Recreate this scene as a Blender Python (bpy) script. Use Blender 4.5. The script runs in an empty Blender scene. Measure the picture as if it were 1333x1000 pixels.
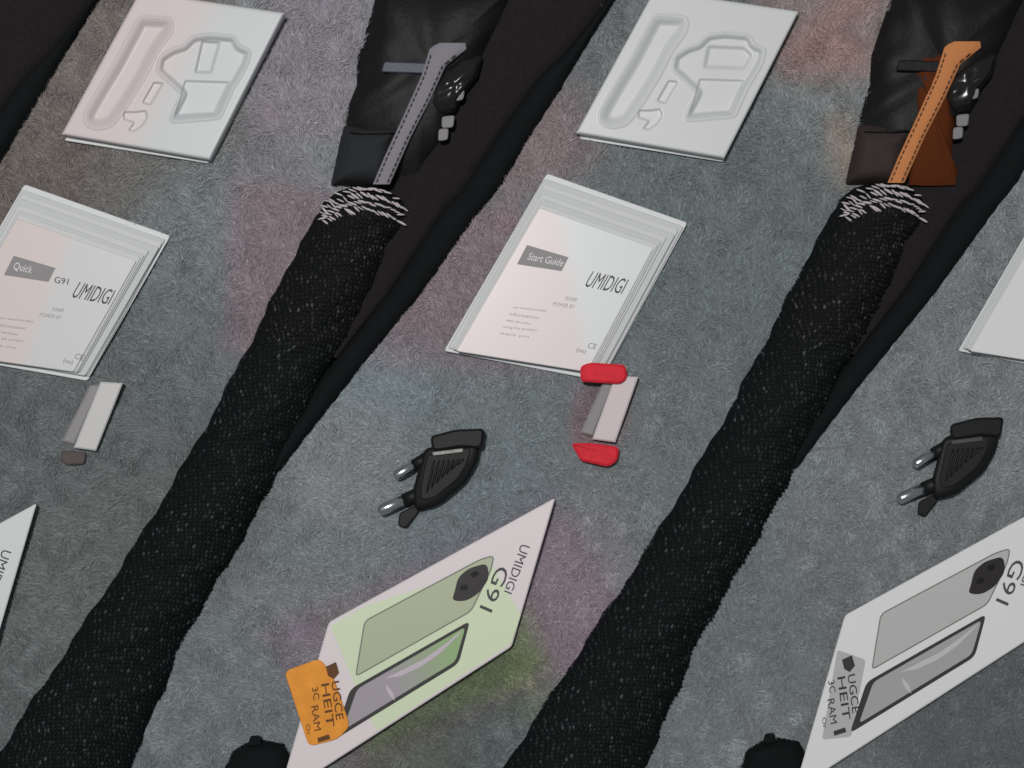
import bpy, math, random
import numpy as np
random.seed(4); rng = np.random.default_rng(4)
sc = bpy.context.scene
C = bpy.data.collections.new('scene_objects'); sc.collection.children.link(C)

# ---------------------------------------------------------------- camera, world, lamps, exposure
H = 1.0                      # camera height above the blanket (m)
S = 0.0005                   # metres per photograph pixel on the blanket
cam = bpy.data.cameras.new('camera'); cam.sensor_width = 36; cam.lens = 36 * H / (1333 * S)
cam.clip_start = 0.05; cam.clip_end = 50
cam_o = bpy.data.objects.new('camera', cam); cam_o.location = (0, 0, H); C.objects.link(cam_o); sc.camera = cam_o
w = bpy.data.worlds.new('World'); sc.world = w; w.use_nodes = True
w.node_tree.nodes['Background'].inputs[0].default_value = (0.90, 0.97, 1.0, 1)
w.node_tree.nodes['Background'].inputs[1].default_value = 0.14
def area(name, loc, target, size, power, col):
    l = bpy.data.lights.new(name, 'AREA'); l.shape = 'DISK'; l.size = size; l.energy = power; l.color = col
    o = bpy.data.objects.new(name, l); o.location = loc
    from mathutils import Vector
    o.rotation_euler = (Vector(target) - Vector(loc)).to_track_quat('-Z', 'Y').to_euler(); C.objects.link(o)
area('ceiling_lamp', (-0.24, 0.36, 1.9), (0.05, -0.08, 0), 0.20, 25.5, (1.0, 0.97, 0.94))
sc.view_settings.view_transform = 'Standard'; sc.view_settings.look = 'None'
sc.view_settings.exposure = 0.0; sc.view_settings.gamma = 1.0

# ---------------------------------------------------------------- helpers
def P(px, py, z=0.0):
    k = S * (H - z) / H
    return ((px - 666.5) * k, (500 - py) * k, z)
def lin(r, g, b):
    f = lambda c: ((c / 255) / 12.92 if c / 255 <= .04045 else ((c / 255 + .055) / 1.055) ** 2.4)
    return (f(r), f(g), f(b), 1)
def mat(name, col, rough=0.6, spec=0.4, bump=0, bscale=400, metal=0, coat=0, mottle=0, mscale=60):
    m = bpy.data.materials.new(name); m.use_nodes = True; nt = m.node_tree; b = nt.nodes['Principled BSDF']
    b.inputs['Base Color'].default_value = tuple(col[:3]) + (1,)
    b.inputs['Roughness'].default_value = rough; b.inputs['Specular IOR Level'].default_value = spec
    b.inputs['Metallic'].default_value = metal; b.inputs['Coat Weight'].default_value = coat; b.inputs['Coat Roughness'].default_value = .25
    tc = nt.nodes.new('ShaderNodeTexCoord')
    if mottle:
        n = nt.nodes.new('ShaderNodeTexNoise'); n.inputs['Scale'].default_value = mscale; n.inputs['Detail'].default_value = 6
        nt.links.new(tc.outputs['Object'], n.inputs['Vector'])
        mx = nt.nodes.new('ShaderNodeMix'); mx.data_type = 'RGBA'
        mx.inputs['A'].default_value = tuple(c * (1 - mottle) for c in col[:3]) + (1,)
        mx.inputs['B'].default_value = tuple(min(1, c * (1 + mottle)) for c in col[:3]) + (1,)
        nt.links.new(n.outputs['Fac'], mx.inputs['Factor']); nt.links.new(mx.outputs['Result'], b.inputs['Base Color'])
    if bump:
        n = nt.nodes.new('ShaderNodeTexNoise'); n.inputs['Scale'].default_value = bscale; n.inputs['Detail'].default_value = 4
        bp = nt.nodes.new('ShaderNodeBump'); bp.inputs['Strength'].default_value = bump; bp.inputs['Distance'].default_value = .001
        nt.links.new(tc.outputs['Object'], n.inputs['Vector']); nt.links.new(n.outputs['Fac'], bp.inputs['Height'])
        nt.links.new(bp.outputs['Normal'], b.inputs['Normal'])
    return m
def two_tone(name, a, b_, x0, x1, slope, rough=.45, coat=.3):
    """printed cover whose stock runs from tint a (left) to tint b (right); object coords, metres"""
    m = mat(name, a, rough, .4, .05, 900, coat=coat); nt = m.node_tree; b = nt.nodes['Principled BSDF']
    tc = nt.nodes.new('ShaderNodeTexCoord'); sx = nt.nodes.new('ShaderNodeSeparateXYZ'); nt.links.new(tc.outputs['Object'], sx.inputs[0])
    ml = nt.nodes.new('ShaderNodeMath'); ml.operation = 'MULTIPLY_ADD'; ml.inputs[1].default_value = -slope
    nt.links.new(sx.outputs['Y'], ml.inputs[0]); nt.links.new(sx.outputs['X'], ml.inputs[2])
    mr = nt.nodes.new('ShaderNodeMapRange'); mr.inputs['From Min'].default_value = x0; mr.inputs['From Max'].default_value = x1
    nt.links.new(ml.outputs[0], mr.inputs['Value'])
    mx = nt.nodes.new('ShaderNodeMix'); mx.data_type = 'RGBA'; mx.inputs['A'].default_value = tuple(a[:3]) + (1,); mx.inputs['B'].default_value = tuple(b_[:3]) + (1,)
    nt.links.new(mr.outputs['Result'], mx.inputs['Factor']); nt.links.new(mx.outputs['Result'], b.inputs['Base Color'])
    return m
def attr_mat(name, rough, spec=.2, sheen=0):
    m = bpy.data.materials.new(name); m.use_nodes = True; nt = m.node_tree; b = nt.nodes['Principled BSDF']
    a = nt.nodes.new('ShaderNodeAttribute'); a.attribute_name = 'tint'; nt.links.new(a.outputs['Color'], b.inputs['Base Color'])
    b.inputs['Roughness'].default_value = rough; b.inputs['Specular IOR Level'].default_value = spec
    b.inputs['Sheen Weight'].default_value = sheen
    return m

def thing(name, label, cat, px, py, group=None):
    o = bpy.data.objects.new(name, None); o.empty_display_size = .02; o.location = P(px, py, 0); C.objects.link(o)
    o['label'] = label; o['category'] = cat
    if group: o['group'] = group
    return o
def root_of(o):
    while o.parent: o = o.parent
    return o
def part(name, V, F, m, parent=None, smooth=False, label=None, kind=None):
    V = np.asarray(V, dtype=float)
    if parent is not None: V = V - np.array(root_of(parent).location)
    me = bpy.data.meshes.new(name); me.from_pydata([tuple(v) for v in V], [], F); me.update()
    me.materials.append(m)
    if smooth: me.polygons.foreach_set('use_smooth', [True] * len(me.polygons))
    o = bpy.data.objects.new(name, me); C.objects.link(o)
    if parent is not None: o.parent = parent
    if label: o['label'] = label
    if kind: o['kind'] = kind
    return o
def copy_tree(o, dx=0, dy=0, label=None, parent=None):
    c = o.copy(); C.objects.link(c)
    if parent is not None: c.parent = parent
    else:
        c.location = (o.location[0] + dx * S, o.location[1] - dy * S, o.location[2])
        if label: c['label'] = label
    for ch in o.children: copy_tree(ch, parent=c)
    return c

def area2(p): return sum(p[i][0] * p[(i + 1) % len(p)][1] - p[(i + 1) % len(p)][0] * p[i][1] for i in range(len(p)))
def inset(poly, d):
    """move each edge of a polygon inwards by d pixels"""
    n = len(poly); s = 1 if area2(poly) > 0 else -1; out = []
    for i in range(n):
        a, b, c = np.array(poly[i - 1], float), np.array(poly[i], float), np.array(poly[(i + 1) % n], float)
        e1 = (b - a) / np.linalg.norm(b - a); e2 = (c - b) / np.linalg.norm(c - b)
        n1 = s * np.array([-e1[1], e1[0]]); n2 = s * np.array([-e2[1], e2[0]])
        q = (n1 + n2); q = q / max(1e-6, 1 + n1 @ n2)
        out.append(tuple(b + q * d))
    return out
def rounded(poly, r, n=5):
    out = []
    k = len(poly)
    for i in range(k):
        a, b, c = np.array(poly[i - 1], float), np.array(poly[i], float), np.array(poly[(i + 1) % k], float)
        r1 = min(r, .45 * np.linalg.norm(a - b)); r2 = min(r, .45 * np.linalg.norm(c - b))
        p0 = b + (a - b) / np.linalg.norm(a - b) * r1; p2 = b + (c - b) / np.linalg.norm(c - b) * r2
        for j in range(n + 1):
            t = j / n; out.append(tuple((1 - t) ** 2 * p0 + 2 * t * (1 - t) * b + t * t * p2))
    return out
def slab(poly, z0, z1, bev=1.0, r=0, rn=3):
    """closed slab with a bevelled top edge; poly in photograph pixels; z1 number or function(px,py)"""
    if area2(poly) > 0: poly = poly[::-1]           # counter-clockwise seen from above (y flips)
    ins = inset(poly, bev)
    if r: poly = rounded(poly, r, rn); ins = rounded(ins, max(r * .5, r - bev * .4), rn)
    n = len(poly); zf = z1 if callable(z1) else (lambda x, y: z1); z0f = z0 if callable(z0) else (lambda x, y: z0)
    V = [P(x, y, z0f(x, y)) for x, y in poly]
    V += [P(x, y, zf(x, y) - bev * S * .8) for x, y in poly]
    V += [P(x, y, zf(x, y)) for x, y in ins]
    F = []
    for r in range(2):
        for i in range(n):
            j = (i + 1) % n; F.append((r * n + i, r * n + j, (r + 1) * n + j, (r + 1) * n + i))
    F.append(tuple(range(2 * n, 3 * n))); F.append(tuple(range(n - 1, -1, -1)))
    return V, F
def sheet(poly, z):
    if area2(poly) > 0: poly = poly[::-1]
    return [P(x, y, z) for x, y in poly], [tuple(range(len(poly)))]
def pillow(poly, z0, h, rings=(0, .02, .06, .13, .24, .4, .6, .8), wob=0, fr=.05):
    if area2(poly) > 0: poly = poly[::-1]
    pts = []
    for i in range(len(poly)):                      # densify
        a, b = poly[i], poly[(i + 1) % len(poly)]; m = max(1, int(math.dist(a, b) / 8))
        pts += [(a[0] + (b[0] - a[0]) * k / m, a[1] + (b[1] - a[1]) * k / m) for k in range(m)]
    cx = sum(p[0] for p in pts) / len(pts); cy = sum(p[1] for p in pts) / len(pts); n = len(pts)
    V = []; F = []
    for r in rings:
        hh = z0 + h * (1 - (1 - min(1, r / .6)) ** 2.2)
        for x, y in pts:
            X, Y = x + (cx - x) * r, y + (cy - y) * r
            V.append(P(X, Y, hh + (wob * math.sin(X * fr + Y * fr * .6) * math.cos(Y * fr * .8 - X * fr * .3) * min(1, r * 5))))
    V.append(P(cx, cy, z0 + h))
    for r in range(len(rings) - 1):
        for i in range(n):
            j = (i + 1) % n; F.append((r * n + i, r * n + j, (r + 1) * n + j, (r + 1) * n + i))
    l = (len(rings) - 1) * n
    for i in range(n): F.append((l + i, l + (i + 1) % n, len(V) - 1))
    return V, F
def tube(pts, r, seg=12, cap=True):
    """tube through world points, r list or number, rounded by the caller's radii"""
    V = []; F = []; pts = [np.array(p, float) for p in pts]; n = len(pts)
    rr = r if isinstance(r, (list, tuple)) else [r] * n
    for i, p in enumerate(pts):
        t = pts[min(i + 1, n - 1)] - pts[max(i - 1, 0)]; t /= np.linalg.norm(t)
        a = np.cross(t, (0, 0, 1)); a /= np.linalg.norm(a); b = np.cross(a, t)
        for k in range(seg):
            an = 2 * math.pi * k / seg; V.append(p + rr[i] * (math.cos(an) * a + math.sin(an) * b))
    for i in range(n - 1):
        for k in range(seg):
            q = (k + 1) % seg; F.append((i * seg + k, i * seg + q, (i + 1) * seg + q, (i + 1) * seg + k))
    if cap: F.append(tuple(range(seg - 1, -1, -1))); F.append(tuple(range((n - 1) * seg, n * seg)))
    return V, F
_txt = {}
def text(string, quad, z, m, parent, name='lettering', weight=0.0, label=None):
    """flat printed letters fitted into a pixel quad TL,TR,BR,BL"""
    if (string, weight) not in _txt:
        cu = bpy.data.curves.new('t', 'FONT'); cu.body = string; cu.size = 1; cu.resolution_u = 3; cu.offset = weight
        o = bpy.data.objects.new('t', cu); C.objects.link(o)
        bpy.context.view_layer.update()
        me = o.evaluated_get(bpy.context.evaluated_depsgraph_get()).to_mesh()
        V = np.array([v.co[:] for v in me.vertices]); F = [tuple(p.vertices) for p in me.polygons]
        bpy.data.objects.remove(o); _txt[(string, weight)] = (V, F)
    V, F = _txt[(string, weight)]
    mn, mxx = V.min(0), V.max(0); u = (V[:, 0] - mn[0]) / (mxx[0] - mn[0]); v = (V[:, 1] - mn[1]) / (mxx[1] - mn[1])
    tl, tr, br, bl = [np.array(q, float) for q in quad]
    W = []
    for a, b in zip(u, v):
        p = (tl * (1 - a) + tr * a) * b + (bl * (1 - a) + br * a) * (1 - b); W.append(P(p[0], p[1], z))
    a_, b_, c_ = [np.array(W[i]) for i in F[0][:3]]
    if np.cross(b_ - a_, c_ - a_)[2] < 0: F = [f[::-1] for f in F]
    return part(name, W, F, m, parent, label=label)
def shift(poly, dx, dy): return [(x + dx, y + dy) for x, y in poly]
def interp(tab, y): return np.interp(y, [t[0] for t in tab], [t[1] for t in tab])
def inside(poly, X, Y):
    r = np.zeros(X.shape, bool); n = len(poly)
    for i in range(n):
        x1, y1 = poly[i]; x2, y2 = poly[(i + 1) % n]
        c = ((y1 > Y) != (y2 > Y)) & (X < (x2 - x1) * (Y - y1) / ((y2 - y1) if y2 != y1 else 1e-9) + x1); r ^= c
    return r
def sdf(poly, X, Y):
    d = np.full(X.shape, 1e9); n = len(poly)
    for i in range(n):
        a, b = np.array(poly[i], float), np.array(poly[(i + 1) % n], float); e = b - a
        t = np.clip(((X - a[0]) * e[0] + (Y - a[1]) * e[1]) / (e @ e), 0, 1)
        d = np.minimum(d, np.hypot(X - a[0] - t * e[0], Y - a[1] - t * e[1]))
    return np.where(inside(poly, X, Y), -d, d)

# ---------------------------------------------------------------- outlines in photograph pixels
TRAY = [(182, -11), (370, 17), (273, 208), (80, 175)]
TRAY_DX = 670
GUIDE_R = [(712, 226), (895, 290), (783, 496), (578, 457)]
GUIDE_L = [(32, 240), (222, 307), (114, 496), (-96, 459)]
BOX = [(428, 810), (723, 648), (666, 842), (362, 1038)]
BOX_D = (672, -9)
SL_L = [(240, 452), (262, 430), (281, 414), (300, 401), (317, 391), (345, 375), (400, 349), (460, 318), (520, 287), (600, 242), (715, 172), (810, 110), (905, 47), (955, 15), (1000, -15), (1045, -45)]
SL_R = [(240, 500), (262, 530), (281, 530), (295, 527), (318, 510), (341, 498), (391, 481), (430, 458), (470, 434), (500, 417), (565, 386), (600, 367), (650, 345), (715, 308), (830, 241), (980, 178), (1045, 150)]
SHADE_L = [(-30, 812), (10, 786), (70, 738), (102, 703), (168, 656), (250, 602), (274, 578), (377, 511), (440, 461), (500, 415), (570, 368), (612, 350)]
SHADE_R = [(-30, 822), (0, 801), (55, 766), (120, 728), (178, 690), (242, 653), (272, 628), (386, 546), (443, 499), (500, 453), (565, 402), (612, 366)]
PANEL_L = [(-30, 668), (0, 652), (60, 624), (150, 582), (205, 545), (236, 505), (262, 492), (300, 490), (341, 480), (391, 465), (430, 448), (475, 420)]
BAND_D = (671, -4)

# ---------------------------------------------------------------- grey fleece blanket (the setting)
TONES = [  # centre px, radii px, sRGB of the dyed fleece there
    (110, 130, 150, 150, 112, 101, 97), (60, 215, 110, 90, 104, 92, 87), (270, 300, 90, 90, 112, 116, 118), (410, 70, 80, 120, 124, 119, 124),
    (340, 330, 55, 140, 122, 108, 112), (250, 420, 60, 120, 98, 107, 109), (600, 380, 90, 120, 117, 108, 111), (710, 200, 60, 60, 121, 108, 109),
    (100, 580, 160, 130, 96, 98, 98), (150, 700, 120, 130, 98, 96, 94), (60, 830, 80, 120, 98, 101, 100), (460, 580, 70, 70, 122, 119, 122), (510, 505, 120, 50, 113, 124, 129),
    (620, 520, 150, 60, 105, 114, 117), (400, 800, 90, 90, 112, 114, 118), (390, 800, 60, 40, 120, 107, 116), (300, 900, 110, 100, 108, 112, 115),
    (640, 640, 100, 70, 104, 113, 117), (560, 960, 90, 50, 92, 96, 86), (640, 940, 60, 70, 88, 96, 98), (690, 880, 30, 60, 104, 112, 78), (650, 900, 70, 40, 92, 100, 72),
    (760, 760, 70, 100, 126, 112, 119), (720, 850, 40, 60, 122, 111, 117), (700, 960, 50, 40, 100, 110, 112), (785, 545, 45, 45, 112, 96, 100),
    (900, 600, 110, 130, 108, 112, 113), (960, 380, 110, 170, 98, 107, 108), (960, 230, 140, 60, 100, 106, 108), (1065, 70, 45, 60, 138, 108, 103), (1090, 190, 25, 50, 138, 122, 112),
    (1060, 150, 50, 60, 112, 118, 120), (780, 120, 40, 100, 106, 106, 108), (730, 270, 50, 40, 104, 112, 115), (1240, 420, 110, 160, 116, 116, 118), (1130, 600, 120, 110, 116, 117, 119),
    (1150, 760, 140, 110, 112, 111, 113), (960, 830, 110, 110, 104, 110, 112), (1000, 930, 90, 80, 112, 113, 114), (1280, 930, 120, 90, 92, 93, 95), (1100, 940, 60, 60, 105, 105, 107)]
PATCH = [  # outline px, sRGB shift of the dye, softness px
    ([(303, 236), (740, 285), (722, 500), (285, 461)], (15, -7, -2), 7), ([(340, 828), (728, 645), (828, 835), (450, 1015)], (14, -8, 2), 8),
    ([(425, 812), (655, 715), (712, 868), (485, 985)], (-14, 14, -26), 8), ([(345, -20), (480, -20), (452, 180), (330, 172)], (10, -4, 2), 9),
    ([(1160, -10), (1085, 4), (1020, 66), (1020, 104), (1090, 104), (1120, 96), (1136, 104), (1130, 60), (1100, 40)], (18, -4, -7), 9),
    ([(1072, 150), (1112, 148), (1110, 240), (1095, 240), (1085, 200)], (22, 4, -6), 7), ([(746, 500), (828, 500), (806, 582), (744, 582)], (18, -9, -4), 6),
    ([(-40, -40), (190, -40), (120, 240), (90, 330), (-40, 330)], (2, -6, -9), 14), ([(650, 165), (760, 100), (790, 200), (700, 262), (650, 300)], (12, -6, -4), 10)]
def tone(X, Y):
    wsum = np.full(X.shape, 1e-4); acc = [wsum * c for c in (104, 109, 111)]
    for cx, cy, rx, ry, r, g, b in TONES:
        k = np.exp(-(((X - cx) / rx) ** 2 + ((Y - cy) / ry) ** 2) * 1.6)
        wsum = wsum + k
        for i, c in enumerate((r, g, b)): acc[i] = acc[i] + k * c
    rgb = np.stack([a / wsum for a in acc], -1) / 255
    g = rgb.mean(-1, keepdims=True); rgb = g + (rgb - g) * .5
    for poly, sh_, soft in PATCH:
        k = np.clip(.5 - sdf(poly, X, Y) / (3.2 * soft), 0, 1)[..., None]; rgb = rgb + k * np.array(sh_) / 255 * .44
    rgb = rgb * np.array([.965, 1.005, 1.02])
    return ((rgb + .055) / 1.055) ** 2.4
ALB = 2.25                    # picture value -> albedo of the pile
nx, ny = 260, 200
gx = np.linspace(-120, 1453, nx); gy = np.linspace(-110, 1110, ny); GX, GY = np.meshgrid(gx, gy)
def relief(X, Y):
    return .0007 * (np.sin(X * .013 + Y * .021) + np.sin(X * .031 - Y * .017 + 1) + .7 * np.sin(X * .055 + Y * .047 + 2) + .5 * np.sin(Y * .09 - X * .06))
Z = relief(GX, GY) - .0005
V = np.stack([(GX - 666.5) * S, (500 - GY) * S, Z], -1).reshape(-1, 3)
F = [(j * nx + i, (j + 1) * nx + i, (j + 1) * nx + i + 1, j * nx + i + 1) for j in range(ny - 1) for i in range(nx - 1)]
FLEECE = attr_mat('fleece_pile', .95, .05, .15); FLEECE_BASE = attr_mat('fleece_backing', 1.0, .0)
blanket = part('fleece_blanket', V, F, FLEECE_BASE, smooth=True); blanket['kind'] = 'structure'
blanket['label'] = 'mottled grey fleece blanket under all the things'
def set_tint(o, rgb):
    a = o.data.color_attributes.new('tint', 'FLOAT_COLOR', 'POINT')
    a.data.foreach_set('color', np.concatenate([rgb, np.ones((len(rgb), 1))], 1).astype('f4').ravel())
set_tint(blanket, tone(GX.ravel(), GY.ravel()) * ALB * .55)

N = 600000
X = rng.uniform(-70, 1403, N); Y = rng.uniform(-60, 1060, N)
hide = np.zeros(N, bool)
band = [(x, y) for y, x in SL_L] + [(x, y) for y, x in SL_R][::-1]
strip_outline = [(x, y) for y, x in PANEL_L] + [(x, y) for y, x in SHADE_R][::-1]
for p in (TRAY, shift(TRAY, TRAY_DX, -2), GUIDE_R, GUIDE_L, shift(GUIDE_R, 669, 0), BOX, shift(BOX, *BOX_D), shift(BOX, -675, 7)): hide |= inside(inset(p, 4), X, Y)
for dx, dy in ((0, 0), BAND_D): hide |= inside(shift(band, dx, dy), X - 0, Y) & inside(shift(band, dx + 6, dy), X, Y) & inside(shift(band, dx - 6, dy), X, Y)
for dx, dy in ((0, 0), BAND_D, (-670, 0)): hide |= inside(shift(strip_outline, dx - 6, dy), X, Y) & inside(shift(strip_outline, dx + 3, dy), X, Y)
BAGP = [(496, -60), (690, -60), (640, 58), (600, 150), (543, 243), (505, 243), (470, 200), (450, 160), (464, 75), (482, 22)]
for dx, dy in ((0, 0), (670, -2)): hide |= inside(inset(shift(BAGP, dx, dy), 3), X, Y)
for dx, dy in ((0, 0), BAND_D, (-670, 0)): hide |= inside(shift(strip_outline, dx - 24, dy), X, Y) & inside(shift(strip_outline, dx + 3, dy), X, Y)
for dx, dy in ((0, 0), BAND_D): hide |= inside(shift([(500, 240), (560, 205), (560, 300), (440, 450), (470, 380)], dx, dy), X, Y)
X = X[~hide]; Y = Y[~hide]; N = len(X)
def lump(X, Y, f, s):
    r = np.random.default_rng(s); v = 0
    for k in range(9):
        a = r.uniform(0, 6.28); q = f * r.uniform(.6, 1.8); v = v + np.sin((X * math.cos(a) + Y * math.sin(a)) * q + r.uniform(0, 6.28))
    return v / 3
ang = 2.2 + .9 * lump(X, Y, .012, 1) + 1.1 * lump(X, Y, .10, 2) + rng.normal(0, .42, N)
clump = .5 * lump(X, Y, .16, 3) + .5 * lump(X, Y, .4, 5)
L = (9.6 + 2.2 * lump(X, Y, .05, 4) + rng.normal(0, 2.4, N)).clip(4, 18) * S
lean = rng.uniform(.45, .9, N)
hgt = L * np.sqrt(1 - lean ** 2) * (1 + .25 * clump).clip(.4, 1.6)
wd = rng.uniform(.30, .62, N) * S
x0 = (X - 666.5) * S; y0 = (500 - Y) * S; z0 = relief(X, Y) - .0006
dx, dy = np.cos(ang), np.sin(ang)
A = np.stack([x0 - dy * wd, y0 + dx * wd, z0], -1); B = np.stack([x0 + dy * wd, y0 - dx * wd, z0], -1)
T = np.stack([x0 + dx * L * lean, y0 + dy * L * lean, z0 + hgt * .8], -1)
V = np.stack([A, B, T], 1).reshape(-1, 3)
me = bpy.data.meshes.new('fleece_pile'); me.vertices.add(3 * N); me.vertices.foreach_set('co', V.astype('f4').ravel())
me.loops.add(3 * N); me.loops.foreach_set('vertex_index', np.arange(3 * N, dtype='i4'))
me.polygons.add(N); me.polygons.foreach_set('loop_start', np.arange(0, 3 * N, 3, dtype='i4')); me.polygons.foreach_set('loop_total', np.full(N, 3, 'i4'))
me.update(calc_edges=True); me.materials.append(FLEECE)
pile = bpy.data.objects.new('fleece_pile', me); C.objects.link(pile); pile.parent = blanket; pile['kind'] = 'stuff'
val = (1 + .16 * clump + rng.normal(0, .22, N)).clip(.4, 2.2)
set_tint(pile, np.repeat(tone(X, Y) * ALB * val[:, None], 3, 0))

# ---------------------------------------------------------------- shared materials
COOL = lin(214, 218, 220); PINK = lin(220, 209, 211); NEUT = lin(224, 224, 226)
M_paper = mat('white_card', COOL, .5, .4, .06, 700)
M_edge = mat('page_edges', lin(206, 209, 210), .6, .3, .15, 900)
M_edge2 = mat('page_edges_grey', lin(198, 202, 203), .6, .3, .15, 900)
M_ink = mat('dark_grey_ink', lin(70, 72, 74), .6)
M_fine = mat('pale_grey_ink', lin(165, 166, 168), .6)
M_tag = mat('grey_print', lin(140, 138, 140), .6)
M_white_ink = mat('white_ink', lin(225, 225, 225), .6)
M_black = mat('black_plastic', (.006, .0065, .007), .56, .3, .08, 700)
M_flatblack = mat('flat_black', (.006, .0075, .0085), .9, .15, .5, 700)
M_metal = mat('nickel', (.72, .73, .75), .22, .5, .05, 300, metal=1)

# ---------------------------------------------------------------- dark bands: charcoal cloth with black trim, knitted sleeve
M_charcoal = mat('charcoal_grey', lin(37, 34, 36), .95, .1, .7, 900, mottle=.35, mscale=350)
def ribbon(tl, tr, ys, z0, h, cols=10, power=.6, jitter=0):
    V = []; F = []
    for y in ys:
        a, b = interp(tl, y), interp(tr, y)
        for k in range(cols + 1):
            t = k / cols; z = z0 + h * max(0, math.sin(math.pi * t)) ** power
            V.append(P(a + (b - a) * t + jitter * math.sin(y * .31 + k), y, z))
    for r in range(len(ys) - 1):
        for k in range(cols): i = r * (cols + 1) + k; F.append((i, i + cols + 1, i + cols + 2, i + 1))
    return V, F
panel = thing('charcoal_strip', 'charcoal cloth strip with black shadow edge running up from the left knitted sleeve', 'panel', 600, 300, 'charcoal cloth strips')
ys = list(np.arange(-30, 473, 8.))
part('grey_panel', *ribbon(PANEL_L, SHADE_L, ys, .0005, .006, 12, .35), M_charcoal, panel, True)  # dark grey ribbon from the sleeve and bag to the black strip
part('shadow_edge', *ribbon([(y, x - 4) for y, x in SHADE_L], SHADE_R, list(np.arange(-30, 613, 6.)), 0, .0085, 10, .5, .6), M_flatblack, panel, True, label='black strip for the shadow along the cloth')  # black strip built in place of the shadow beside the sleeve
copy_tree(panel, *BAND_D, label='charcoal cloth strip with black shadow edge running off the right side of the picture')
copy_tree(panel, -670, 0, label='charcoal cloth strip with black shadow edge crossing the upper left corner')

M_knit = mat('black_knit', (.005, .0070, .0080), .8, .12, .6, 500)
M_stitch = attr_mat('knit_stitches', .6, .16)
def zsl(y, t):
    e = min(1, max(0, (y - 238) / 62)); e = math.sqrt(1 - (1 - e) ** 2)
    f = 1 + .05 * math.sin(y * .045 + 5 * t) + .05 * math.sin(y * .11 - 7 * t + 1) + .03 * math.sin(y * .23 + 9 * t)
    return .001 + .020 * e * f * max(0, math.sin(math.pi * t)) ** .62
def sleeve_pt(y, t, lift=0):
    a, b = interp(SL_L, y), interp(SL_R, y); a += 2 * math.sin(y * .06) + 1.2 * math.sin(y * .17 + 1); b += 2 * math.sin(y * .07 + 2) + 1.2 * math.sin(y * .19)
    return P(a + (b - a) * t, y, zsl(y, t) + lift)
sleeve = thing('knitted_sleeve', 'long black knitted sleeve with white cuff, left of the two', 'sleeve', 300, 640, 'black knitted sleeves')
ys = list(np.arange(262, 1046, 7.)); cols = 26
V = [sleeve_pt(y, k / cols) for y in ys for k in range(cols + 1)]
F = [(r * (cols + 1) + k, (r + 1) * (cols + 1) + k, (r + 1) * (cols + 1) + k + 1, r * (cols + 1) + k + 1) for r in range(len(ys) - 1) for k in range(cols)]
body = part('knit_tube', V, F, M_knit, sleeve, True)
# raised stitches: lozenges in staggered rows, bowed over the tube
V = []; F = []; T = []; row = 0; y = 268.
while y < 1040:
    wpx = interp(SL_R, y) - interp(SL_L, y); n = int(wpx / 5.6)
    for k in range(n):
        t = (k + (.5 if row % 2 else 0) + rng.normal(0, .12)) / n
        if t < .015 or t > .985: continue
        yy = y + 9 * (t - .5) ** 2 * 4 + rng.normal(0, .5)
        if yy < 285 and t * (1 - t) < .08: continue
        c = np.array(sleeve_pt(yy, t, .0004)); u = np.array(sleeve_pt(yy + 2, t + .004, .0004)) - c; v = np.array(sleeve_pt(yy, t + .02, .0004)) - c
        u /= np.linalg.norm(u); v /= np.linalg.norm(v); nn = np.cross(u, v); nn /= np.linalg.norm(nn)
        if nn[2] < 0: nn = -nn
        lu, lv = S * rng.uniform(2.6, 3.6), S * rng.uniform(1.5, 2.1); i0 = len(V)
        V += [c + u * lu, c + u * lu * .35 + v * lv, c - u * lu * .35 + v * lv, c - u * lu, c - u * lu * .35 - v * lv, c + u * lu * .35 - v * lv,
              c + nn * S * 1.7 + u * lu * .3, c + nn * S * 1.7 - u * lu * .3]
        F += [(i0, i0 + 1, i0 + 6), (i0 + 1, i0 + 2, i0 + 7, i0 + 6), (i0 + 2, i0 + 3, i0 + 7), (i0 + 3, i0 + 4, i0 + 7), (i0 + 4, i0 + 5, i0 + 6, i0 + 7), (i0 + 5, i0, i0 + 6)]
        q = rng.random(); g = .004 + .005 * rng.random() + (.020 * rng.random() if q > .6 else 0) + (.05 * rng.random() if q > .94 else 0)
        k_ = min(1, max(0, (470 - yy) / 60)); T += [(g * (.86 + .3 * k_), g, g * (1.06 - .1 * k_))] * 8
    y += 5.4; row += 1
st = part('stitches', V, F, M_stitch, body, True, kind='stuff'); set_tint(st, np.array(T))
# cuff: dark roll with white slanted stitches standing on it
cuffpoly = [(412, 290), (420, 264), (440, 249), (466, 241), (498, 243), (528, 256), (533, 280), (528, 300), (505, 296), (470, 282), (440, 284), (425, 294)]
cuff = part('cuff', *pillow(cuffpoly, .001, .013), M_knit, sleeve, True)
M_yarn = mat('white_yarn', lin(196, 188, 190), .8, .2, .3, 900)
stitch0 = None
rows = [[(418, 272), (440, 253), (468, 246), (500, 249), (527, 262)], [(417, 280), (440, 262), (468, 254), (500, 259), (529, 273)], [(420, 285), (441, 271), (468, 263), (500, 268), (528, 283)], [(424, 290), (443, 279), (470, 271), (500, 278), (526, 292)]]
sv, sf = tube([(-.0034, 0, 0), (-.0022, 0, .0004), (0, 0, .0006), (.0022, 0, .0004), (.0034, 0, 0)], [.0003, .0010, .0012, .0010, .0003], 6)
me = bpy.data.meshes.new('stitch'); me.from_pydata([tuple(v) for v in sv], [], sf); me.materials.append(M_yarn); me.polygons.foreach_set('use_smooth', [True] * len(me.polygons))
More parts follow.
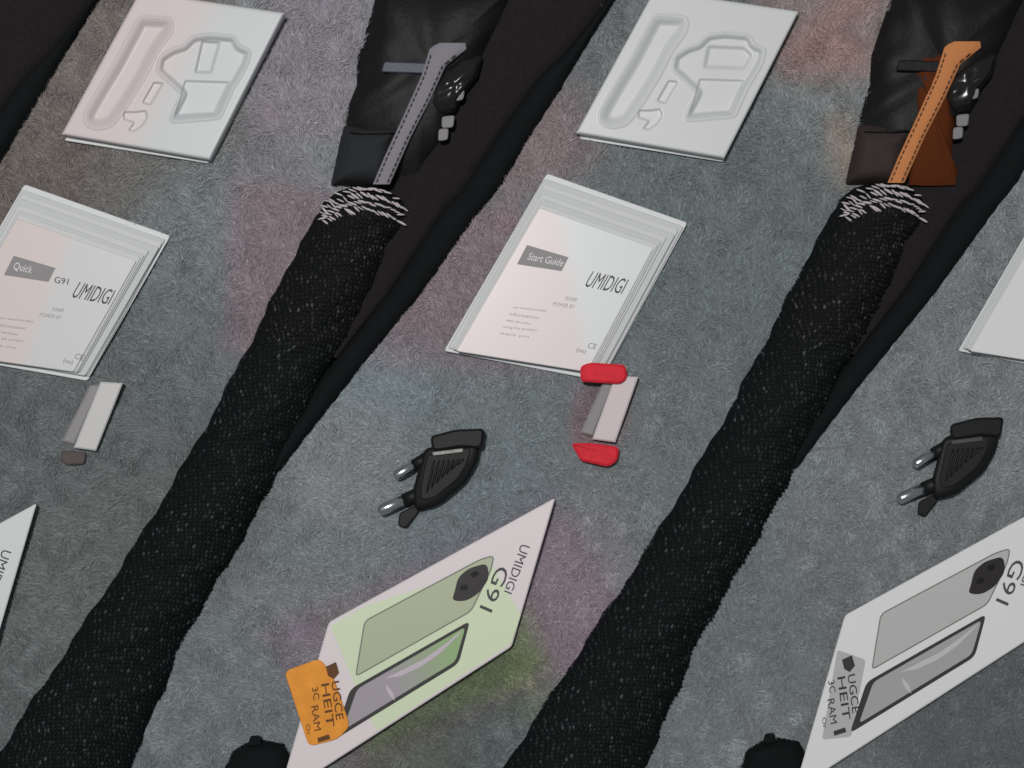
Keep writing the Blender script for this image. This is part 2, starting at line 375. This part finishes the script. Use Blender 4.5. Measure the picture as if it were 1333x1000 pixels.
for ri, rw in enumerate(rows):
    n = 19
    for k in range(n):
        u = (k + (.5 if ri % 2 else 0) + rng.normal(0, .12)) / n * 4; i = min(3, int(u)); f = u - i
        px = rw[i][0] + (rw[i + 1][0] - rw[i][0]) * f; py = rw[i][1] + (rw[i + 1][1] - rw[i][1]) * f + rng.normal(0, .8)
        if rng.random() < .08: continue
        o = bpy.data.objects.new('stitch', me); C.objects.link(o); o.parent = cuff
        a_, b_ = interp(SL_L, py), interp(SL_R, py); tt = min(1, max(0, (px - a_) / (b_ - a_)))
        p = np.array(P(px, py, max(.0145 - .005 * (abs(px - 470) / 60) ** 2, zsl(py, tt) + .0008))) - np.array(sleeve.location); o.location = tuple(p)
        o.rotation_euler = (0, 0, (-.62 if ri % 2 else -.2) + rng.normal(0, .15)); s = rng.uniform(.75, 1.1); o.scale = (s, s * rng.uniform(.5, .75), 1)
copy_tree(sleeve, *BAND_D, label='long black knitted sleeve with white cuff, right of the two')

# ---------------------------------------------------------------- black bags above the sleeves
M_bag = mat('black_bag_fabric', (.006, .0055, .006), .6, .3, .4, 300)
M_pocket = mat('charcoal_pocket', lin(44, 46, 48), .9, .2, .5, 700)
M_pocket2 = mat('brown_pocket', lin(60, 50, 50), .9, .2, .5, 700)
M_strapL = mat('grey_webbing', lin(132, 130, 138), .8, .2, .4, 900)
M_strapR = mat('tan_webbing', lin(196, 128, 80), .8, .2, .4, 900)
M_lining = mat('orange_lining', lin(84, 38, 10), .85, .2, .5, 600)
M_tab = mat('dull_metal', lin(128, 126, 128), .6, .3, .1, 300)
M_thread = mat('dark_thread', lin(60, 52, 50), .8)
M_bar = mat('slate_tape', lin(62, 64, 82), .5, .4, .2, 500)
M_gloss = mat('black_clasp', (.012, .012, .012), .25, .5, .3, 120)
def bag(dx, dy, label, pocket, strap, lining):
    sh = lambda p: shift(p, dx, dy)
    t = thing('black_bag', label, 'bag', 545 + dx, 90 + dy, 'black bags behind the sleeves')
    b = part('body', *pillow(sh([(496, -30), (590, -30), (682, -30), (640, 58), (622, 105), (600, 150), (578, 188), (560, 215), (543, 243), (505, 243), (470, 200), (448, 160), (452, 140), (462, 112), (464, 75), (482, 22)]), 0, .016, wob=.0025, fr=.09), M_bag, t, True)
    pk = part('pocket', *pillow(rounded(sh([(447, 163), (524, 163), (500, 243), (430, 243)]), 5), 0, .0175, rings=(0, .02, .05, .1, .2, .35, .55, .8), wob=.0012, fr=.16), pocket, t, True)
    part('seam', *tube([P(452 + dx + 70 * f, 172 + dy, .0155 + .003 * math.sin(math.pi * f) ** .5) for f in np.linspace(.04, .96, 12)], .0006, 6), M_bag, pk)
    part('tape', *slab(rounded(sh([(500, 80), (556, 82), (551, 96), (496, 94)]), 4), .010, .0185, 1.5), M_bag if lining else M_bar, t)
    if lining:
        part('lining', *pillow(sh([(519, 50), (545, 47), (574, 50), (576, 90), (570, 125), (573, 165), (568, 205), (577, 225), (573, 243), (540, 244), (514, 243), (512, 215), (524, 190), (522, 150), (517, 100)]), .010, .0080, wob=.0016, fr=.24), M_lining, t, True, label='orange lining showing beside the strap')
    Lf = [(56, 572), (62, 560), (100, 548), (160, 521), (205, 500), (243, 484)]
    Rt = [(56, 606), (64, 607), (86, 580), (130, 560), (180, 534), (243, 506)]
    V, F = ribbon([(y + dy, x + dx) for y, x in Lf], [(y + dy, x + dx) for y, x in Rt], [y + dy for y in np.arange(56, 244, 4.)], .0185, .0022, 8, .35)
    s = part('strap', V, F, strap, t, True)
    for e, tab, o_ in ((0, Lf, 4), (1, Rt, -4)):     # stitched edges of the webbing
        for y in np.arange(72, 240, 7.):
            x = interp(tab, y) + o_; x2 = interp(tab, y + 4.5) + o_
            part('thread', *tube([P(x + dx, y + dy, .0206), P((x + x2) / 2 + dx, y + 2 + dy, .0210), P(x2 + dx, y + 4.5 + dy, .0206)], .0004, 4), M_thread, s)
    part('clasp', *pillow(sh([(560, 112), (580, 88), (606, 72), (628, 73), (622, 100), (604, 122), (592, 146), (570, 150), (556, 138)]), .012, .009, wob=.0018, fr=.25), M_gloss, t, True)
    for q in ([(594, 118), (605, 117), (603, 130), (591, 132)], [(575, 152), (592, 150), (590, 166), (575, 167)], [(571, 168), (584, 167), (583, 182), (570, 184)]):
        part('metal_tab', *slab(rounded(sh(q), 4), .010, .0175, 1.2), M_tab, t)
    return t
bag(0, 0, 'black bag with pale grey strap above the left knitted sleeve', M_pocket, M_strapL, False)
bag(670, -2, 'black bag with tan strap and orange lining above the right knitted sleeve', M_pocket2, M_strapR, True)

# ---------------------------------------------------------------- moulded white trays
M_plast = two_tone('tray_plastic', lin(210, 199, 200), lin(201, 205, 207), -.012, .016, .55, .5, .12)
M_plast2 = mat('tray_plastic_cool', lin(206, 209, 210), .46, .4, .03, 500, coat=.2)
CABLE = rounded([(183, 24), (223, 26), (222, 42), (204, 66), (187, 100), (166, 134), (146, 162), (126, 167), (112, 160), (113, 148), (130, 118), (152, 82), (170, 48)], 7, 3)
CHARGER = rounded([(210, 76), (226, 66), (240, 62), (252, 50), (272, 47), (304, 50), (310, 62), (324, 68), (320, 84), (312, 98), (302, 114), (293, 134), (285, 152), (224, 157), (228, 146), (240, 122), (207, 92)], 4, 3)
SOCKET = rounded([(240, 104), (300, 106), (280, 149), (226, 152)], 3, 3)
PIN = rounded([(161, 145), (178, 145), (190, 143), (193, 153), (186, 164), (174, 172), (166, 170), (174, 160), (160, 156)], 2, 3)
SLOT = rounded([(200, 106), (214, 108), (196, 138), (184, 134)], 3, 3)
def tray(dx, dy, label, m, variant):
    t = thing('moulded_tray', label, 'tray', 226 + dx, 98 + dy, 'white moulded trays')
    part('backing_card', *slab(shift(rounded([(178, 4), (330, 28), (272, 213), (84, 183)], 3, 2), dx, dy), .0028, .0036, .8), M_paper, t)
    nu, nv = 190, 190
    u, v = np.meshgrid(np.linspace(0, 1, nu), np.linspace(0, 1, nv))
    c = [np.array(q, float) for q in TRAY]
    Xp = (c[0][0] * (1 - u) + c[1][0] * u) * (1 - v) + (c[3][0] * (1 - u) + c[2][0] * u) * v
    Yp = (c[0][1] * (1 - u) + c[1][1] * u) * (1 - v) + (c[3][1] * (1 - u) + c[2][1] * u) * v
    z = np.full(Xp.shape, .0125)
    def sink(poly, depth, wall): 
        d = sdf(poly, Xp, Yp); k = np.clip(-d / wall, 0, 1); k = k * k * (3 - 2 * k); return d, depth * k
    dc, a = sink(CABLE, .0042, 12); z -= a
    lip = .0007 * np.exp(-((dc - 2) / 1.6) ** 2); z += lip
    dg, a = sink(CHARGER, .0030, 6); z -= a; z += .0007 * np.exp(-((dg - 2) / 1.6) ** 2)
    ds, a = sink(SOCKET, .0018, 3); z -= a
    if variant: _, a = sink(rounded([(250, 60), (300, 62), (312, 74), (300, 94), (244, 92)], 5, 3), .0022, 6); z -= a
    else: _, a = sink(rounded([(262, 52), (288, 54), (276, 96), (252, 96)], 3, 3), .0024, 4); z -= a
    dp, a = sink(PIN, .0022, 2.2); z -= a
    dl, a = sink(SLOT, .0025, 2.5); z -= a
    e = np.minimum(np.minimum(u, 1 - u) * 190, np.minimum(v, 1 - v) * 190); z -= .0011 * np.clip(1 - e / 3, 0, 1) ** 2
    k = S * (H - z) / H
    V = np.stack([(Xp + dx - 666.5) * k, (500 - Yp - dy) * k, z], -1).reshape(-1, 3)
    reg = np.zeros(Xp.shape, int); reg[dc < 5] = 1; reg[dg < 5] = 2; reg[dp < 3] = 3; reg[(dl < 3) & (reg == 0)] = 4
    groups = {i: [] for i in range(5)}
    for j in range(nv - 1):
        for i in range(nu - 1):
            q = (j * nu + i, (j + 1) * nu + i, (j + 1) * nu + i + 1, j * nu + i + 1); groups[int(reg[j, i])].append(q)
    def emit(name, fs, extraV=None, extraF=None):
        ids = sorted({q for f in fs for q in f}); mp = {q: n for n, q in enumerate(ids)}
        VV = [V[q] for q in ids]; FF = [tuple(mp[q] for q in f) for f in fs]
        if extraV: FF += [tuple((mp[q] if q >= 0 else len(VV) + (-q - 1)) for q in f) for f in extraF]; VV += extraV
        return part(name, VV, FF, m, t, True)
    rim = [i for i in range(nu)] + [j * nu + nu - 1 for j in range(1, nv)] + [(nv - 1) * nu + i for i in range(nu - 2, -1, -1)] + [j * nu for j in range(nv - 2, 0, -1)]
    eV = [(V[q][0] * 1.0, V[q][1], .0040) for q in rim]; n = len(rim)
    eF = [(rim[i], rim[(i + 1) % n], -((i + 1) % n) - 1, -i - 1) for i in range(n)]
    emit('tray_top', groups[0], eV, eF)
    emit('cable_recess', groups[1]); emit('charger_recess', groups[2]); emit('pin_recess', groups[3]); emit('slot_recess', groups[4])
    return t
tray(0, 0, 'white moulded tray with faint pink left half, in the upper left', M_plast, 0)
tray(TRAY_DX, -2, 'cool white moulded tray right of the left black bag', M_plast2, 1)

# ---------------------------------------------------------------- quick start booklets, stacked cards with printed cover
def booklet(outer, label, cover, tag_text, extra, full=True):
    o = [np.array(p, float) for p in outer]
    def lay(a, b, c, d):   # inset (px) at top, right, bottom, left edges
        eu = (o[1] - o[0]) / np.linalg.norm(o[1] - o[0]); ev = (o[3] - o[0]) / np.linalg.norm(o[3] - o[0])
        return [tuple(o[0] + ev * a + eu * d), tuple(o[1] + ev * a - eu * b), tuple(o[2] - ev * c - eu * b), tuple(o[3] - ev * c + eu * d)]
    cx, cy = sum(p[0] for p in outer) / 4, sum(p[1] for p in outer) / 4
    t = thing('start_guide_booklet', label, 'booklet', cx, cy, 'white printed booklets')
    part('card', *slab(lay(0, 0, 0, 0), .0027, .0036, .8, 4), M_paper, t)
    for lv, (a, b, c, d, za, zb) in enumerate(((7, 2, 5, 2, .0038, .0050), (13, 4, 6, 4, .0053, .0063), (20, 6, 6, 6, .0066, .0078), (27, 15, 7, 8, .0080, .0092), (34, 17, 6, 10, .0094, .0104), (40, 19, 6, 12, .0106, .0112))):
        pl = [(x + rng.normal(0, .8), y + rng.normal(0, .6)) for x, y in lay(a, b, c, d)]
        part('card', *slab(pl, za, zb, .8, 3), M_edge if lv % 2 else M_edge2, t)
    cp = lay(46, 22, 5, 14); part('cover', *slab(cp, .0114, .0124, .9, 3), cover, t)
    return t, cp
zc = .0126
covR = two_tone('cover_pink_to_cool', PINK, COOL, -.006, .006, -.18)
covL = two_tone('cover_pink_left', lin(215, 203, 200), lin(206, 207, 210), -.004, .008, .35)
covN = mat('cover_neutral', NEUT, .4, .4, .05, 900, coat=.3)
def lettering(t, dx, dy, right):
    q = lambda pts: [(x + dx, y + dy) for x, y in pts]
    part('title_tag', *sheet(q([(686, 319), (740, 335), (731, 353), (673, 344)]), zc), M_tag, t)
    if right: text('Start Guide', q([(690, 329), (736, 338), (732, 347), (686, 338)]), zc + .0002, M_white_ink, t)
    else:
        text('Quick', q([(688, 327), (712, 333), (708, 344), (684, 338)]), zc + .0002, M_white_ink, t)
        text('G91', q([(740, 346), (758, 349), (756, 357), (738, 354)]), zc, M_ink, t)
    text('UMIDIGI', q([(772, 353), (819, 364), (809, 383), (760, 373)]), zc, M_ink, t)
    text('POWER', q([(737, 386), (752, 388), (750, 393), (735, 391)]), zc, M_fine, t)
    text('POWER BY', q([(721, 393), (749, 397), (747, 402), (719, 398)]), zc, M_fine, t)
    for k in range(5):
        y = 398 + k * 8.5; x = 668 - k * 4.2
        text(['user manual and safety', 'information', 'please read it before', 'using the product', 'thank you'][k], q([(x, y), (x + 44 - 6 * (k % 3), y + 5), (x + 43 - 6 * (k % 3), y + 9), (x - 1, y + 4)]), zc, M_fine, t)
    text('CE', q([(767, 446), (778, 448), (775, 455), (764, 453)]), zc, M_tag, t, name='mark')
    text('(oo)', q([(752, 452), (764, 455), (761, 462), (749, 459)]), zc, M_tag, t, name='mark')
gR, cpR = booklet(GUIDE_R, 'white booklet with grey title tag and red cap at its lower corner', covR, '', 0)
lettering(gR, 0, 0, True)
gL, cpL = booklet(GUIDE_L, 'white booklet cut off by the left edge of the picture', covL, '', 0)
lettering(gL, -668, 14, False)
g3, _ = booklet(shift(GUIDE_R, 669, 0), 'white booklet corner cut off by the right edge of the picture', covN, '', 0)

# ---------------------------------------------------------------- white sticks
M_stick = mat('white_stick_plastic', lin(200, 200, 201), .4, .4, .05, 500)
M_stickp = mat('pinkish_stick_plastic', lin(212, 200, 204), .4, .4, .05, 500)
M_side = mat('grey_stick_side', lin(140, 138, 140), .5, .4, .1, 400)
M_red = mat('red_rubber', lin(216, 40, 56), .7, .3, .5, 350, mottle=.25, mscale=260)
M_brown = mat('brown_shadow', lin(88, 80, 80), .7, .3, .3, 300)
def stick(top, bot, w, label, mm, red):
    t = thing('white_stick', label, 'stick', (top[0] + bot[0]) / 2, (top[1] + bot[1]) / 2, 'white sticks below the booklets')
    zt, zb = (.0125, .008) if red else (.009, .008)
    zf = lambda x, y: zb + (zt - zb) * min(1.1, max(-.1, (bot[1] - y) / (bot[1] - top[1])))
    part('shaft', *slab([(top[0], top[1]), (top[0] + w, top[1] + 2), (bot[0] + w, bot[1] + 4), (bot[0], bot[1])], lambda x, y: .001 if y > (top[1] + bot[1]) / 2 else .001, zf, 2), mm, t)
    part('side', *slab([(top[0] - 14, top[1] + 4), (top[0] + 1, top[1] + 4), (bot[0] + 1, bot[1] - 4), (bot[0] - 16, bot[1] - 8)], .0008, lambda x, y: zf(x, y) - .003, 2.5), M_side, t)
    if red:
        part('end_piece', *slab(rounded([(755, 477), (768, 472), (814, 475), (817, 492), (808, 500), (756, 497)], 6), .0128, .0160, 3), M_red, t, label='red upper end cap')
        part('end_piece', *slab(rounded([(743, 577), (772, 577), (806, 582), (804, 600), (792, 608), (756, 600)], 6), .0005, .0095, 3), M_red, t, label='red lower end cap')
    else:
        part('end_piece', *slab(rounded([(80, 586), (112, 589), (110, 604), (86, 606), (79, 600)], 4), .0005, .0045, 2), M_brown, t, label='shadow below the stick, built as a brown slab')  # brown slab stands in for the shadow below the stick
    return t
stick((801, 489), (771, 572), 30, 'white stick with two red end caps below the middle booklet', M_stickp, True)
stick((131, 497), (96, 583), 29, 'plain white stick on the blanket at the left', M_stick, False)

# ---------------------------------------------------------------- black power plugs
M_glint = mat('grey_glint', lin(96, 98, 96), .35, .5, .1, 400, metal=.6); M_black2 = mat('matt_black_plastic', (.010, .011, .012), .6, .3, .1, 800)
def plug(dx, dy, label):
    t = thing('power_plug', label, 'plug', 570 + dx, 615 + dy, 'black two-pin plugs')
    sh = lambda p: shift(p, dx, dy)
    part('body', *slab(sh([(552, 584), (626, 570), (622, 600), (606, 628), (570, 658), (540, 666), (537, 640)]), .0005, .0136, 5, 9, 4), M_black, t, True)
    part('face_plate', *slab(sh([(556, 592), (614, 582), (608, 604), (596, 624), (566, 648), (548, 652), (547, 636)]), .0130, .0142, 1.5, 6, 4), M_black2, t)
    part('cap', *slab(sh([(560, 568), (594, 559), (631, 558), (627, 584), (600, 582), (563, 588)]), .001, .0170, 3, 6, 4), M_black, t)
    part('glint_band', *slab(sh([(562, 588), (603, 583), (604, 589), (563, 594)]), .0135, .0155, 1, 2), M_glint, t)  # silvery highlight on the plug, built as a thin metal band
    for k in range(7):           # grip ribs across the face
        xt = 566 + k * 6.4; yb = 644 - k * 6.4
        pts = [P(xt - 11 * f + dx, 597 + (yb - 597) * f + dy, .0143) for f in np.linspace(.04, .96, 6)]
        part('grip_rib', *tube(pts, [.0003] + [.0009] * 4 + [.0003], 6), M_black, t, True)
    def pin(a, c, r, z):
        pa, pc = np.array(P(a[0] + dx, a[1] + dy, z)), np.array(P(c[0] + dx, c[1] + dy, z)); d = pc - pa; l = np.linalg.norm(d)
        part('pin_sleeve', *tube([pa, pa + d * .40], [r * 1.05, r * 1.02], 14), M_black, t, True)
        part('pin', *tube([pa + d * .3, pa + d * .9, pa + d * .97, pc], [r * .92, r * .92, r * .75, r * .3], 16), M_metal, t, True)
    pin((556, 596), (513, 621), .0038, .0085); pin((548, 642), (492, 666), .0042, .0080)
    part('shadow_slab', *slab(rounded(sh([(520, 668), (544, 656), (546, 666), (528, 688), (518, 684)]), 3), .001, .006, 1.5), M_black, t)  # low black slab stands in for the shadow under the plug
    return t
plug(0, 0, 'black two-pin plug lying right of the left knitted sleeve')
plug(676, -15, 'black two-pin plug lying near the right edge of the picture')

# ---------------------------------------------------------------- phone boxes
M_boxp = mat('box_pinkish_white', lin(224, 215, 219), .42, .4, .04, 900, coat=.25)
M_boxn = mat('box_neutral_white', lin(226, 226, 228), .42, .4, .04, 900, coat=.25)
M_boxc = mat('box_cool_white', lin(214, 219, 220), .42, .4, .04, 900, coat=.25)
M_boxg = mat('box_green_white', lin(210, 223, 192), .42, .4, .04, 900, coat=.25)
M_bezel = mat('bezel_print', lin(52, 52, 52), .5)
M_cam = mat('camera_print', lin(48, 44, 46), .35, .4)
M_line = mat('thin_line_print', lin(120, 124, 118), .5)
M_backL = mat('sage_phone_print', lin(178, 186, 158), .4, .4, mottle=.04, mscale=20); M_backR = mat('grey_phone_print', lin(186, 186, 187), .4, .4, mottle=.04, mscale=20)
M_scrL = two_tone('lilac_to_green_screen_print', lin(164, 158, 166), lin(150, 178, 128), -.028, .018, -.5, .35); M_scrR = mat('grey_screen_print', lin(168, 168, 169), .35, .4, mottle=.06, mscale=25)
M_swL = mat('swoosh_print_lilac', lin(196, 186, 196), .4); M_swR = mat('swoosh_print_grey', lin(196, 196, 198), .4)
M_orange = mat('orange_tag', lin(232, 150, 52), .55, .3, .15, 500, mottle=.28, mscale=110)
M_brownink = mat('brown_ink', lin(96, 56, 20), .6); M_labelg = mat('grey_label', lin(180, 180, 182), .5)
BZ = .011
def phone_box(dx, dy, label, m, back, screen, swoosh, green, tag):
    sh = lambda p: shift(p, dx, dy)
    t = thing('phone_box', label, 'box', 545 + dx, 835 + dy, 'white phone boxes')
    part('tray_base', *slab(sh(inset(BOX, 2.5)), .001, .0052, .6, 4), m, t)
    part('lid', *slab(sh(BOX), .0056, BZ, 1.6, 5), m, t)
    z = BZ + .00015
    if green:
        part('green_print', *sheet(sh(rounded([(430, 815), (474, 790), (640, 735), (678, 800), (665, 838), (490, 952), (462, 892)], 4)), z), M_boxg, t, label='pale green printed ground')
    ph = part('phone_picture', *sheet(sh(rounded([(474, 808), (624, 728), (644, 722), (640, 742), (614, 796), (462, 882)], 8)), z + .0002), back, t, label='printed back of a phone')
    part('outline', *ring(sh, [(474, 808), (624, 728), (644, 722), (640, 742), (614, 796), (462, 882)], 8, 1.6, z + .0004), M_line, ph)
    part('camera_island', *sheet(sh(rounded([(596, 752), (610, 740), (634, 733), (637, 752), (624, 772), (606, 783), (588, 782), (592, 770)], 8)), z + .0005), M_cam, ph)
    for c in ((618, 748), (604, 765)): part('lens', *sheet(sh([(c[0] + 5 * math.cos(a) - 1.5 * math.sin(a), c[1] + 4.2 * math.sin(a)) for a in np.linspace(0, 6.28, 17)[:-1]]), z + .0007), M_gloss, ph)
    scq = [(456, 897), (612, 808), (597, 864), (434, 964)]
    pf = part('phone_picture', *sheet(sh(rounded(scq, 9)), z + .0002), M_bezel, t, label='printed front of a phone')
    part('screen', *sheet(sh(rounded([(465, 897), (606, 816), (593, 861), (446, 951)], 7)), z + .0004), screen, pf)
    part('swoosh', *sheet(sh([(500, 884), (522, 880), (548, 868), (574, 850), (598, 826), (602, 820), (580, 838), (552, 858), (528, 870)]), z + .0006), swoosh, pf)
    part('swoosh', *sheet(sh([(502, 890), (512, 902), (514, 912), (508, 907), (503, 898)]), z + .0006), swoosh, pf)
    ink = M_ink
    text('UMIDIGI', sh([(690, 712), (666, 774), (656, 770), (678, 708)]), z + .0002, ink, t)
    text('G91', sh([(664, 742), (640, 798), (624, 791), (647, 736)]), z + .0003, ink, t)
    # end label
    if not tag:
        part('end_label', *sheet(sh(rounded([(418, 855), (455, 868), (436, 968), (398, 972)], 4)), z + .0001), M_labelg, t)
    zt = z + (.0016 if tag else .0003)
    return t, sh, zt
def ring(sh, poly, r, wpx, z):
    a = rounded(poly, r); 
    if area2(a) > 0: a = a[::-1]
    b = inset(a, wpx); n = len(a)
    V = [P(x, y, z) for x, y in sh(a)] + [P(x, y, z) for x, y in sh(b)]
    return V, [(i, (i + 1) % n, n + (i + 1) % n, n + i) for i in range(n)]
def label_words(t, sh, z, ink, parent):
    part('black_patch', *sheet(sh([(424, 868), (437, 862), (441, 876), (434, 884), (427, 880)]), z), ink, parent)
    for word, x, y, l, h, w_ in (('UGCE', 441, 886, 50, 10, .004), ('HEIT', 428, 889, 56, 10, .004), ('RAM', 414, 918, 32, 9, 0), ('3C', 414, 894, 16, 8, .004), ('Or', 403, 942, 14, 5, 0)):
        text(word, sh([(x, y), (x + .13 * l, y + l), (x - h + .13 * l, y + l + 2), (x - h, y + 2)]), z + .0002, ink, parent, weight=w_)
    part('black_patch', *sheet(sh([(413, 961), (428, 956), (430, 962), (414, 967)]), z), ink, parent)
t1, s1, z1 = phone_box(0, 0, 'white phone box with green tinted print, orange tag on its end', M_boxp, M_backL, M_scrL, M_swL, True, True)
tg = thing('orange_tag', 'orange rounded tag overhanging the end of the green tinted box', 'tag', 412, 915)
oc = part('card', *slab(rounded([(370, 874), (417, 857), (434, 882), (456, 945), (440, 962), (402, 972)], 9), BZ + .0008, BZ + .0016, .8), M_orange, tg)
label_words(tg, s1, BZ + .0018, M_brownink, tg)
t2, s2, z2 = phone_box(BOX_D[0], BOX_D[1], 'white phone box with grey print, cut off by the right edge', M_boxn, M_backR, M_scrR, M_swR, False, False)
label_words(t2, s2, BZ + .0005, M_bezel, t2)
phone_box(-675, 7, 'cool white box corner cut off by the left edge of the picture', M_boxc, M_backR, M_scrR, M_swR, False, True)

# ---------------------------------------------------------------- black blobs at the bottom edge
pp = [(284, 1030), (292, 1000), (302, 978), (320, 967), (345, 963), (370, 968), (380, 985), (384, 1030)]
for dx, dy, lb in ((0, 0, 'black rounded pouch at the bottom edge beside the green tinted box'), (670, -3, 'black rounded pouch at the bottom edge beside the grey printed box')):
    t = thing('black_blob', lb, 'blob', 335 + dx, 1000 + dy, 'black blobs at the bottom edge')
    part('body', *pillow(shift(pp, dx, dy), .0005, .014), M_flatblack, t, True)  # domed black shape cut by the bottom edge
    part('spike', *slab(rounded(shift([(322, 972), (326, 958), (338, 957), (340, 970)], dx, dy), 3), .001, .010, 1), M_flatblack, t)
